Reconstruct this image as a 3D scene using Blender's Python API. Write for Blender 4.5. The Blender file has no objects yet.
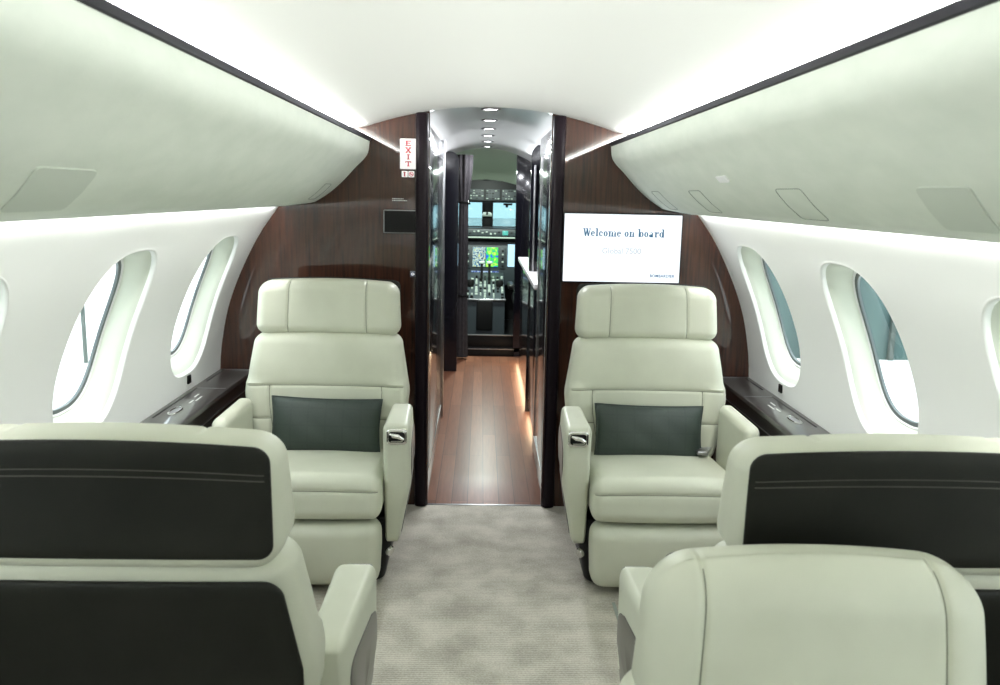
import bpy, math, random
import numpy as np
from mathutils import Matrix, Vector
from mathutils.bvhtree import BVHTree

sc = bpy.context.scene
COL = sc.collection
PI = math.pi

# ---------------------------------------------------------------- camera
F_PX, W_PX, H_PX = 840.0, 1000.0, 685.0
def nrm(a):
    a = np.array(a, float); return a / np.linalg.norm(a)
vy = nrm([(482 - 500) / F_PX, (342.5 - 195) / F_PX, -1.0])      # the cabin axis seen from the camera
vx = np.array([1, -0.021, 0.0]); vx = nrm(vx - vx.dot(vy) * vy)
vz = np.cross(vx, vy)
R = np.array([vx, vy, vz])
cam = bpy.data.cameras.new('camera'); co = bpy.data.objects.new('camera', cam); COL.objects.link(co)
M = Matrix([[*R[i], 0] for i in range(3)] + [[0, 0, 0, 1]])
M.translation = Vector((-0.03, 0, 1.46)); co.matrix_world = M
cam.sensor_width = 36; cam.lens = 36 * F_PX / W_PX
cam.clip_start = 0.02; cam.clip_end = 500
cam.dof.use_dof = True; cam.dof.focus_distance = 3.4; cam.dof.aperture_fstop = 7.0
sc.camera = co

# ---------------------------------------------------------------- world, exposure
SKY = 2.9
wd = bpy.data.worlds.new('sky'); sc.world = wd; wd.use_nodes = True
bg = wd.node_tree.nodes['Background']
bg.inputs[0].default_value = (0.86, 0.97, 1.0, 1); bg.inputs[1].default_value = SKY
sc.view_settings.view_transform = 'Standard'; sc.view_settings.look = 'None'
sc.view_settings.gamma = 1; sc.view_settings.exposure = 0.78; sc.view_settings.use_curve_mapping = False
sc.cycles.max_bounces = 10; sc.cycles.diffuse_bounces = 6; sc.cycles.glossy_bounces = 5
sc.cycles.transparent_max_bounces = 12; sc.cycles.sample_clamp_indirect = 6

# ---------------------------------------------------------------- lamps of the cabin (cove strips, wash strips, downlights), plus an added cockpit fill
COVE_W, WASH_W, DOWN_W, COCKPIT_W = 64.0, 12.5, 5.0, 36.0
def area(name, loc, size, direction, watts, color=(1, 1, 1), spread=PI):
    l = bpy.data.lights.new(name, 'AREA'); l.shape = 'RECTANGLE'; l.size, l.size_y = size
    l.energy = watts; l.color = color; l.spread = spread
    o = bpy.data.objects.new(name, l); COL.objects.link(o); o.location = loc
    d = Vector(direction).normalized()
    y = Vector((0, 1, 0)); y = (y - y.dot(d) * d)
    if y.length < 1e-3: y = Vector((0, 0, 1))
    y.normalize(); x = y.cross(-d)
    o.matrix_world = Matrix.Translation(loc) @ Matrix((x, y, -d)).transposed().to_4x4()
    return o
XC0 = .005
CABIN_Y0, CABIN_Y1 = -3.2, 3.82
for s in (-1, 1):
    area('cove_light', (0.005 + s * 0.625, 0.3, 1.722), (0.05, 6.9), (-s * 0.25, 0, 1), COVE_W, (1.0, 1.0, 0.97))
    area('wash_light', (0.005 + s * 0.918, 0.3, 1.412), (0.012, 6.9), (s * 0.35, 0, -1), WASH_W, (1.0, 1.0, 1.0))
DOWN_Y = (4.15, 4.75, 5.35, 5.95, 6.6, 7.3)
for y in DOWN_Y:
    area('downlight_lamp', (0.005, y, 1.832), (0.05, 0.05), (0, 0, -1), DOWN_W, (0.92, 0.95, 1.0))
for s in (-1, 1):
    area('corridor_cove_light', (XC0 + s * .375, 5.35, 1.715), (.03, 2.9), (-s * .55, 0, 1), 4.5, (.95, .97, 1.0))
area('cockpit_fill_light', (0.03, 8.0, 1.70), (0.12, 0.12), (0, 0, -1), COCKPIT_W, (0.85, 1.0, 0.9))  # added fill that brightens the cockpit, no fitting behind it
area('toe_kick_lamp', (0.318, 6.2, 0.045), (0.02, 2.4), (-1, 0, -0.45), 1.1, (1.0, 0.72, 0.42))

# ---------------------------------------------------------------- materials
def mat(name, col, rough=0.5, metal=0.0, coat=0.0, spec=0.5, emit=None, estr=0.0):
    m = bpy.data.materials.new(name); m.use_nodes = True
    b = m.node_tree.nodes['Principled BSDF']
    b.inputs['Base Color'].default_value = (*col, 1); b.inputs['Roughness'].default_value = rough
    b.inputs['Metallic'].default_value = metal; b.inputs['Coat Weight'].default_value = coat
    b.inputs['Coat Roughness'].default_value = 0.04; b.inputs['Specular IOR Level'].default_value = spec
    if emit: b.inputs['Emission Color'].default_value = (*emit, 1); b.inputs['Emission Strength'].default_value = estr
    return m
def nodes(m): return m.node_tree.nodes, m.node_tree.links, m.node_tree.nodes['Principled BSDF']
def noise_on(m, c1, c2, scale, stretch=(1, 1, 1), lo=0.35, hi=0.65, detail=4, bump=0.0, bump_scale=None, bdist=0.002):
    n, l, b = nodes(m)
    tc = n.new('ShaderNodeTexCoord'); mp = n.new('ShaderNodeMapping'); mp.inputs['Scale'].default_value = stretch
    tx = n.new('ShaderNodeTexNoise'); tx.inputs['Scale'].default_value = scale; tx.inputs['Detail'].default_value = detail
    cr = n.new('ShaderNodeValToRGB')
    cr.color_ramp.elements[0].position = lo; cr.color_ramp.elements[1].position = hi
    cr.color_ramp.elements[0].color = (*c1, 1); cr.color_ramp.elements[1].color = (*c2, 1)
    l.new(tc.outputs['Object'], mp.inputs[0]); l.new(mp.outputs[0], tx.inputs['Vector'])
    l.new(tx.outputs['Fac'], cr.inputs[0]); l.new(cr.outputs[0], b.inputs['Base Color'])
    if bump:
        t2 = n.new('ShaderNodeTexNoise'); t2.inputs['Scale'].default_value = bump_scale or scale * 4
        t2.inputs['Detail'].default_value = 3
        l.new(tc.outputs['Object'], t2.inputs['Vector'])
        bp = n.new('ShaderNodeBump'); bp.inputs['Strength'].default_value = bump; bp.inputs['Distance'].default_value = bdist
        l.new(t2.outputs['Fac'], bp.inputs['Height']); l.new(bp.outputs[0], b.inputs['Normal'])
    return m

LEATHER = noise_on(mat('cream_leather', (.6, .62, .5), .42, spec=.4), (.545, .558, .455), (.60, .615, .507), 5, bump=.15, bump_scale=260, bdist=.001)
SEAM = mat('leather_seam', (.20, .21, .16), .7)
DARK = noise_on(mat('charcoal_leather', (.03, .03, .025), .5, spec=.22), (.008, .0085, .006), (.013, .0135, .010), 6, bump=.15, bump_scale=260, bdist=.001)
DARKSEAM = mat('charcoal_seam', (.055, .052, .043), .55)
BLACK = mat('black_plastic', (.007, .007, .007), .4, spec=.18)
GLOSSBLACK = mat('black_gloss', (.006, .006, .008), .08)
TAUPE = mat('taupe_trim', (.05, .045, .04), .3, coat=.4)
CHROME = mat('chrome', (.8, .8, .78), .12, metal=1)
STEEL = mat('brushed_steel', (.33, .33, .34), .35, metal=1)
BRONZE = mat('bronze_rail', (.010, .010, .016), .5, spec=.15)
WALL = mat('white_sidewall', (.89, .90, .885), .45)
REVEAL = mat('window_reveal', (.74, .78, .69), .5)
GASKET = mat('grey_gasket', (.10, .12, .125), .4)
CEIL = mat('white_ceiling', (.86, .87, .85), .5)
CEIL2 = mat('corridor_ceiling', (.78, .79, .79), .35, coat=.2)
BIN = noise_on(mat('bin_fabric', (.6, .66, .58), .7), (.665, .72, .645), (.725, .772, .70), 7, (1.2, 1.2, 3.5), .3, .7, 5, bump=.12, bump_scale=60, bdist=.002)
GRILLE = mat('speaker_grille', (.58, .63, .565), .75)
PANELLINE = mat('panel_gap', (.30, .34, .30), .8)
WHITEPLASTIC = mat('white_plastic', (.82, .83, .82), .4)
JAMB = mat('dark_jamb', (.010, .006, .009), .4, spec=.14)
EBONY = mat('ebony_gloss', (.006, .006, .009), .12, spec=.4, coat=.3)
LEDGE = noise_on(mat('ledge_lacquer', (.03, .028, .026), .28, coat=.7), (.030, .028, .027), (.042, .038, .036), 3, (30, 1, 30))
WOOD = noise_on(mat('mahogany_veneer', (.06, .02, .01), .4, spec=.2, coat=1.0), (.015, .0045, .0024), (.062, .019, .0085), 6, (14, 14, .8), .3, .72, 6)
GREENCLOTH = mat('green_silk', (.03, .05, .045), .55)
SILVERCLOTH = mat('belt_webbing', (.25, .26, .24), .6)
CURTAIN = noise_on(mat('curtain_cloth', (.05, .045, .05), .9), (.016, .014, .016), (.026, .023, .026), 40)
COUNTER = mat('pale_counter', (.75, .73, .72), .25)
LED = mat('led_warm', (1, .8, .6), .5, emit=(1, .80, .55), estr=6)
LAMP = mat('downlight_lens', (1, 1, 1), .5, emit=(.95, .97, 1), estr=9)
REDINK = mat('red_ink', (.55, .012, .05), .5)
GREYMARK = mat('grey_marking', (.55, .55, .53), .5)
SIGNWHITE = mat('sign_face', (.85, .83, .82), .4, emit=(1, .98, .97), estr=.25)
NAVYPLATE = mat('navy_plate', (.02, .035, .09), .3)
COCKGREY = mat('cockpit_grey', (.022, .03, .034), .5)
COCKLIGHT = mat('cockpit_trim', (.30, .35, .31), .5)
COCKCEIL = mat('cockpit_lining', (.55, .62, .52), .6)
CONCRETE = mat('apron_concrete', (.62, .62, .60), .9)
TEAL = noise_on(mat('teal_cladding', (.05, .11, .11), .35), (.012, .034, .035), (.040, .082, .078), 1.2, (1.6, 1, .12), .35, .7, 4)
PALE = mat('pale_steel', (.05, .065, .058), .6)

# quilted squares on the green cushions
def silk():
    n, l, b = nodes(GREENCLOTH)
    tc = n.new('ShaderNodeTexCoord'); sx = n.new('ShaderNodeSeparateXYZ'); l.new(tc.outputs['Object'], sx.inputs[0])
    def stripe(sock, period, w):
        a = n.new('ShaderNodeMath'); a.operation = 'MULTIPLY'; a.inputs[1].default_value = 1 / period; l.new(sock, a.inputs[0])
        f = n.new('ShaderNodeMath'); f.operation = 'FRACT'; l.new(a.outputs[0], f.inputs[0])
        c = n.new('ShaderNodeMath'); c.operation = 'LESS_THAN'; c.inputs[1].default_value = w; l.new(f.outputs[0], c.inputs[0])
        return c.outputs[0]
    mx = n.new('ShaderNodeMath'); mx.operation = 'MAXIMUM'
    l.new(stripe(sx.outputs[0], .068, .10), mx.inputs[0]); l.new(stripe(sx.outputs[2], .068, .10), mx.inputs[1])
    nz = n.new('ShaderNodeTexNoise'); nz.inputs['Scale'].default_value = 220
    l.new(tc.outputs['Object'], nz.inputs['Vector'])
    cr = n.new('ShaderNodeValToRGB'); cr.color_ramp.elements[0].color = (.022, .034, .028, 1); cr.color_ramp.elements[1].color = (.036, .052, .045, 1)
    l.new(nz.outputs['Fac'], cr.inputs[0])
    m = n.new('ShaderNodeMix'); m.data_type = 'RGBA'; m.blend_type = 'MULTIPLY'
    m.inputs[7].default_value = (.86, .88, .89, 1)
    l.new(mx.outputs[0], m.inputs[0]); l.new(cr.outputs[0], m.inputs[6]); l.new(m.outputs[2], b.inputs['Base Color'])
silk()
# woven loop carpet
CARPET = mat('carpet', (.5, .47, .42), .95, spec=.1)
def carpet():
    n, l, b = nodes(CARPET)
    tc = n.new('ShaderNodeTexCoord')
    n1 = n.new('ShaderNodeTexNoise'); n1.inputs['Scale'].default_value = 7; n1.inputs['Detail'].default_value = 5
    n2 = n.new('ShaderNodeTexNoise'); n2.inputs['Scale'].default_value = 150; n2.inputs['Detail'].default_value = 2
    wv = n.new('ShaderNodeTexWave'); wv.bands_direction = 'Y'; wv.inputs['Scale'].default_value = 28; wv.inputs['Distortion'].default_value = 1.2
    wv.inputs['Detail'].default_value = 2; wv.inputs['Detail Scale'].default_value = 6
    for x in (n1, n2, wv): l.new(tc.outputs['Object'], x.inputs['Vector'])
    a = n.new('ShaderNodeMath'); a.operation = 'MULTIPLY_ADD'; a.inputs[1].default_value = .55
    l.new(n1.outputs['Fac'], a.inputs[0])
    s2 = n.new('ShaderNodeMath'); s2.operation = 'MULTIPLY'; s2.inputs[1].default_value = .35; l.new(n2.outputs['Fac'], s2.inputs[0])
    l.new(s2.outputs[0], a.inputs[2])
    w2 = n.new('ShaderNodeMath'); w2.operation = 'MULTIPLY_ADD'; w2.inputs[1].default_value = .12
    l.new(wv.outputs['Fac'], w2.inputs[0]); l.new(a.outputs[0], w2.inputs[2])
    cr = n.new('ShaderNodeValToRGB'); cr.color_ramp.elements[0].position = .36; cr.color_ramp.elements[1].position = .66
    cr.color_ramp.elements[0].color = (.30, .28, .235, 1); cr.color_ramp.elements[1].color = (.57, .54, .465, 1)
    l.new(w2.outputs[0], cr.inputs[0]); l.new(cr.outputs[0], b.inputs['Base Color'])
    bp = n.new('ShaderNodeBump'); bp.inputs['Strength'].default_value = .5; bp.inputs['Distance'].default_value = .004
    l.new(w2.outputs[0], bp.inputs['Height']); l.new(bp.outputs[0], b.inputs['Normal'])
carpet()
PLANK = mat('plank_floor', (.3, .16, .09), .38, spec=.25)
WOOD.node_tree.nodes['Principled BSDF'].inputs['Coat IOR'].default_value = 1.5
def planks():
    n, l, b = nodes(PLANK)
    tc = n.new('ShaderNodeTexCoord'); mp = n.new('ShaderNodeMapping'); mp.inputs['Rotation'].default_value = (0, 0, PI / 2)
    l.new(tc.outputs['Object'], mp.inputs[0])
    br = n.new('ShaderNodeTexBrick'); br.offset = .37
    br.inputs['Scale'].default_value = 1; br.inputs['Brick Width'].default_value = 1.15; br.inputs['Row Height'].default_value = .076
    br.inputs['Mortar Size'].default_value = .0016
    br.inputs['Color1'].default_value = (.125, .048, .026, 1); br.inputs['Color2'].default_value = (.190, .080, .045, 1)
    br.inputs['Mortar'].default_value = (.045, .02, .012, 1)
    l.new(mp.outputs[0], br.inputs['Vector'])
    m2 = n.new('ShaderNodeMapping'); m2.inputs['Scale'].default_value = (40, 2.2, 1); l.new(tc.outputs['Object'], m2.inputs[0])
    nz = n.new('ShaderNodeTexNoise'); nz.inputs['Scale'].default_value = 2; nz.inputs['Detail'].default_value = 6; l.new(m2.outputs[0], nz.inputs['Vector'])
    cr = n.new('ShaderNodeValToRGB'); cr.color_ramp.elements[0].color = (.82, .82, .82, 1); cr.color_ramp.elements[1].color = (1.12, 1.12, 1.12, 1)
    cr.color_ramp.elements[0].position = .3; cr.color_ramp.elements[1].position = .7
    l.new(nz.outputs['Fac'], cr.inputs[0])
    m = n.new('ShaderNodeMix'); m.data_type = 'RGBA'; m.blend_type = 'MULTIPLY'; m.inputs[0].default_value = 1
    l.new(br.outputs['Color'], m.inputs[6]); l.new(cr.outputs[0], m.inputs[7]); l.new(m.outputs[2], b.inputs['Base Color'])
planks()
def glass(name, tint, gloss=.08):
    m = bpy.data.materials.new(name); m.use_nodes = True; n = m.node_tree.nodes; l = m.node_tree.links
    n.remove(n['Principled BSDF'])
    t = n.new('ShaderNodeBsdfTransparent'); t.inputs[0].default_value = (*tint, 1)
    g = n.new('ShaderNodeBsdfGlossy'); g.inputs['Roughness'].default_value = .02
    x = n.new('ShaderNodeMixShader'); x.inputs[0].default_value = gloss
    l.new(t.outputs[0], x.inputs[1]); l.new(g.outputs[0], x.inputs[2]); l.new(x.outputs[0], n['Material Output'].inputs[0])
    return m
PANE = glass('window_glass', (.97, .985, .98))
WINDSHIELD = glass('tinted_windshield', (.36, .46, .48), .04)
def screen_mat(name, base, strength, blobs=None, scale=30):
    m = mat(name, (0.005, 0.005, 0.006), .2)
    n, l, b = nodes(m)
    if blobs:
        tc = n.new('ShaderNodeTexCoord'); nz = n.new('ShaderNodeTexNoise'); nz.inputs['Scale'].default_value = scale; nz.inputs['Detail'].default_value = 3
        l.new(tc.outputs['Object'], nz.inputs['Vector'])
        cr = n.new('ShaderNodeValToRGB'); cr.color_ramp.interpolation = 'CONSTANT'
        els = cr.color_ramp.elements
        els[0].position = 0; els[0].color = (*blobs[0][1], 1); els[1].position = blobs[1][0]; els[1].color = (*blobs[1][1], 1)
        for p, c in blobs[2:]:
            e = els.new(p); e.color = (*c, 1)
        l.new(nz.outputs['Fac'], cr.inputs[0]); l.new(cr.outputs[0], b.inputs['Emission Color'])
    else:
        b.inputs['Emission Color'].default_value = (*base, 1)
    b.inputs['Emission Strength'].default_value = strength
    return m
TVSCREEN = screen_mat('television_picture', (.86, .93, 1.0), .85)
TVNAVY = screen_mat('television_ink', (.035, .15, .27), .55)
TVFAINT = screen_mat('television_faint_ink', (.60, .66, .72), .60)
MAPSCREEN = screen_mat('map_display', None, 1.0, [(0, (.02, .10, .55)), (.43, (.04, .5, .09)), (.50, (.10, .62, .06)), (.56, (.65, .72, .12)), (.60, (.10, .55, .08))], 22)
PFDSCREEN = screen_mat('flight_display', None, .9, [(0, (.01, .02, .10)), (.43, (.06, .28, .42)), (.47, (.55, .68, .52)), (.54, (.02, .06, .22)), (.60, (.55, .62, .20))], 46)
BLUESCREEN = screen_mat('blue_display', None, .9, [(0, (.01, .02, .12)), (.46, (.02, .06, .30)), (.53, (.40, .55, .60)), (.60, (.02, .06, .28))], 55)
SIDESCREEN = screen_mat('side_display', (.40, .68, .85), 1.0)
GREENDOT = screen_mat('small_display', (.10, .50, .42), .8)

# ---------------------------------------------------------------- mesh helpers
class MB:
    def __init__(s): s.v, s.f, s.m = [], [], []
    def add(s, v, f, m=0):
        o = len(s.v); s.v += [tuple(p) for p in v]; s.f += [tuple(i + o for i in q) for q in f]; s.m += [m] * len(f); return s
    def grid(s, P, m=0, closed_u=False, closed_v=False):
        nu, nv = len(P), len(P[0]); o = len(s.v)
        s.v += [tuple(p) for row in P for p in row]
        for i in range(nu if closed_u else nu - 1):
            for j in range(nv if closed_v else nv - 1):
                a, b = i * nv + j, ((i + 1) % nu) * nv + j
                c, d = ((i + 1) % nu) * nv + (j + 1) % nv, i * nv + (j + 1) % nv
                s.f.append((o + a, o + b, o + c, o + d)); s.m.append(m)
        return s
    def box(s, c, d, m=0, r=0.0, fn=None):
        s.rbox(d, (min(r, min(d) * .499),) * 3 if r else (min(d) * .04,) * 3, 2 if r else 1, .5, lambda p, q, n: (p[0] + c[0], p[1] + c[1], p[2] + c[2]) if not fn else fn((p[0] + c[0], p[1] + c[1], p[2] + c[2])), m)
        return s
    def rbox(s, dims, r, k=5, step=.03, fn=None, m=0, cuts=None):
        """rounded box; fn(p, p_flat, n) deforms. Returns map(flat point) -> surface point"""
        h = [d / 2 for d in dims]; r = [min(r[i], h[i] * .999) for i in range(3)]
        ax = []
        for i in range(3):
            t = [r[i] * (1 - math.tan(PI / 4 * (1 - a / k))) for a in range(k + 1)]
            lo = [-h[i] + x for x in t]; L = 2 * (h[i] - r[i]); nmid = max(1, int(math.ceil(L / step)))
            mid = [-h[i] + r[i] + L * j / nmid for j in range(1, nmid)]
            A = lo + mid + [-x for x in lo[::-1]]
            for c in (cuts or {}).get(i, ()):
                B = [c + o for o in (-.010, -.006, -.003, 0, .003, .006, .010) if abs(c + o) < h[i] - r[i] * .3]
                A = [x for x in A if abs(abs(x) - h[i]) < 1e-6 or all(abs(x - b) > .0025 for b in B)] + B
            ax.append(sorted(A))
        def surf(p):
            q = [max(-h[i] + r[i], min(h[i] - r[i], p[i])) for i in range(3)]
            e = [(p[i] - q[i]) / r[i] for i in range(3)]; L = math.sqrt(sum(x * x for x in e)) or 1
            e = [x / L for x in e]
            w = [q[i] + r[i] * e[i] for i in range(3)]
            nn = [e[i] / r[i] for i in range(3)]; L = math.sqrt(sum(x * x for x in nn)) or 1
            nn = [x / L for x in nn]
            return fn(w, p, nn) if fn else tuple(w)
        idx = {}; o = len(s.v)
        def vid(p):
            key = tuple(round(x, 6) for x in p)
            if key not in idx: idx[key] = len(s.v); s.v.append(tuple(surf(p)))
            return idx[key]
        for a in range(3):
            b, c = (a + 1) % 3, (a + 2) % 3
            for sg in (-1, 1):
                for i in range(len(ax[b]) - 1):
                    for j in range(len(ax[c]) - 1):
                        q = []
                        for (ii, jj) in ((i, j), (i + 1, j), (i + 1, j + 1), (i, j + 1)):
                            p = [0, 0, 0]; p[a] = sg * h[a]; p[b] = ax[b][ii]; p[c] = ax[c][jj]; q.append(vid(p))
                        if sg < 0: q.reverse()
                        s.f.append(tuple(q)); s.m.append(m)
        return surf
    def tube(s, pts, r, n=6, m=0, closed=False, caps=True):
        P = [np.array(p, float) for p in pts]; rings = []; N = len(P); prev = None
        for i in range(N):
            a, b = (P[(i - 1) % N], P[(i + 1) % N]) if closed else (P[max(i - 1, 0)], P[min(i + 1, N - 1)])
            t = b - a; t = t / (np.linalg.norm(t) or 1)
            u = prev if prev is not None else np.array([0, 0, 1.0] if abs(t[2]) < .9 else [1.0, 0, 0])
            u = u - u.dot(t) * t; u /= (np.linalg.norm(u) or 1); prev = u; w = np.cross(t, u)
            rr = r[i] if hasattr(r, '__len__') else r
            rings.append([P[i] + rr * (math.cos(2 * PI * k / n) * u + math.sin(2 * PI * k / n) * w) for k in range(n)])
        s.grid(rings, m, closed, True)
        if caps and not closed:
            o = len(s.v) - N * n
            s.f.append(tuple(o + k for k in range(n))[::-1]); s.f.append(tuple(o + (N - 1) * n + k for k in range(n))); s.m += [m, m]
        return s
    def lathe(s, prof, c, axis=2, n=24, m=0):
        rings = []
        for r, z in prof:
            ring = []
            for k in range(n):
                a = 2 * PI * k / n; p = [0, 0, 0]
                p[axis] = z; p[(axis + 1) % 3] = r * math.cos(a); p[(axis + 2) % 3] = r * math.sin(a)
                ring.append((p[0] + c[0], p[1] + c[1], p[2] + c[2]))
            rings.append(ring)
        return s.grid(rings, m, False, True)
    def prism(s, poly, axis, a0, a1, m=0):
        """polygon in the two other axes (in cyclic order), extruded along axis"""
        n = len(poly); o = len(s.v)
        for a in (a0, a1):
            for (u, w) in poly:
                p = [0, 0, 0]; p[axis] = a; p[(axis + 1) % 3] = u; p[(axis + 2) % 3] = w; s.v.append(tuple(p))
        s.f.append(tuple(o + k for k in range(n))[::-1]); s.f.append(tuple(o + n + k for k in range(n))); s.m += [m, m]
        for k in range(n):
            s.f.append((o + k, o + (k + 1) % n, o + n + (k + 1) % n, o + n + k)); s.m.append(m)
        return s
    def build(s, name, mats, parent=None, sharp=40, fix=True):
        me = bpy.data.meshes.new(name); me.from_pydata(s.v, [], s.f)
        for x in (mats if isinstance(mats, (list, tuple)) else [mats]): me.materials.append(x)
        me.polygons.foreach_set('material_index', s.m)
        me.polygons.foreach_set('use_smooth', [True] * len(s.f))
        if fix:
            import bmesh
            b = bmesh.new(); b.from_mesh(me); bmesh.ops.recalc_face_normals(b, faces=b.faces); b.to_mesh(me); b.free()
        me.set_sharp_from_angle(angle=math.radians(sharp)); me.update()
        ob = bpy.data.objects.new(name, me); COL.objects.link(ob)
        if parent: ob.parent = parent
        return ob
def tag(o, label, cat, group=None, kind=None):
    o['label'] = label; o['category'] = cat
    if group: o['group'] = group
    if kind: o['kind'] = kind
    return o
def thing(name, loc, label, cat, group=None, rz=0):
    o = bpy.data.objects.new(name, None); COL.objects.link(o); o.location = loc; o.rotation_euler = (0, 0, rz)
    o.empty_display_size = .1
    return tag(o, label, cat, group)
def struct(mb, name, mats, label, cat, sharp=40, fix=True):
    return tag(mb.build(name, mats, None, sharp, fix), label, cat, None, 'structure')
def copy_tree(o, parent=None):
    c = o.copy(); COL.objects.link(c)
    if parent: c.parent = parent
    for ch in list(o.children): copy_tree(ch, c)
    return c
def gauss(d, w): return math.exp(-(d / w) ** 2)
def text_mesh(txt, size, mats, name, loc, parent=None, align='CENTER', depth=.0006, bold=0.0, squeeze=1.0, spacing=1.0):
    cu = bpy.data.curves.new(name, 'FONT'); cu.body = txt; cu.size = size; cu.align_x = align; cu.align_y = 'CENTER'
    cu.extrude = depth; cu.offset = bold; cu.space_character = spacing
    t = bpy.data.objects.new('tmp', cu); COL.objects.link(t)
    bpy.context.view_layer.update()
    me = bpy.data.meshes.new_from_object(t.evaluated_get(bpy.context.evaluated_depsgraph_get()))
    bpy.data.objects.remove(t); bpy.data.curves.remove(cu)
    for v in me.vertices:                                # upright, read from -y
        x, y, z = v.co; v.co = (x * squeeze, -z, y)
    me.materials.clear(); me.materials.append(mats); me.name = name
    o = bpy.data.objects.new(name, me); COL.objects.link(o); o.location = loc
    if parent: o.parent = parent
    return o
XC = 0.005     # the aisle's centre line

# ================================================================ THE SETTING
# ---- side walls with rounded windows
WP = [(1.02, -.02), (1.05, .0), (1.17, .3), (1.225, .55), (1.226, .66), (1.215, .77), (1.18, .935), (1.117, 1.10), (1.028, 1.27), (.94, 1.393), (.86, 1.50), (.76, 1.62), (.69, 1.70), (.68, 1.765)]
def catmull(P, n=14):
    P = [np.array(p, float) for p in P]; P = [2 * P[0] - P[1]] + P + [2 * P[-1] - P[-2]]; out = []
    for i in range(1, len(P) - 2):
        for k in range(n):
            t = k / n; a, b, c, d = P[i - 1:i + 3]
            out.append(.5 * (2 * b + (c - a) * t + (2 * a - 5 * b + 4 * c - d) * t * t + (3 * b - a - 3 * c + d) * t ** 3))
    out.append(P[-2]); return np.array(out)
WC = catmull(WP); WS = np.r_[0, np.cumsum(np.hypot(*np.diff(WC, axis=0).T))]
WT = np.gradient(WC, WS, axis=0); WN = np.c_[WT[:, 1], -WT[:, 0]]; WN /= np.linalg.norm(WN, axis=1)[:, None]   # outward
def s_at(z): return float(np.interp(z, WC[:, 1], WS))
def x_at(z): return float(np.interp(z, WC[:, 1], WC[:, 0]))
def wallP(sg, y, s, d=0.0):
    x = np.interp(s, WS, WC[:, 0]); z = np.interp(s, WS, WC[:, 1])
    nx = np.interp(s, WS, WN[:, 0]); nz = np.interp(s, WS, WN[:, 1])
    return (XC + sg * (x + nx * d), y, z + nz * d)
S0, S1 = s_at(.52), s_at(1.385)
SC = (s_at(.722) + s_at(1.275)) / 2; SB = (s_at(1.275) - s_at(.722)) / 2
WIN_Y = [3.365, 2.48, 1.595, .71, -.175, -1.06, -1.945, -2.83]
WA = .233
def opening(th, a, b, n):
    c, s = abs(math.cos(th)), abs(math.sin(th))
    return ((c / a) ** n + (s / b) ** n) ** (-1 / n)
wn = 0
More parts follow.
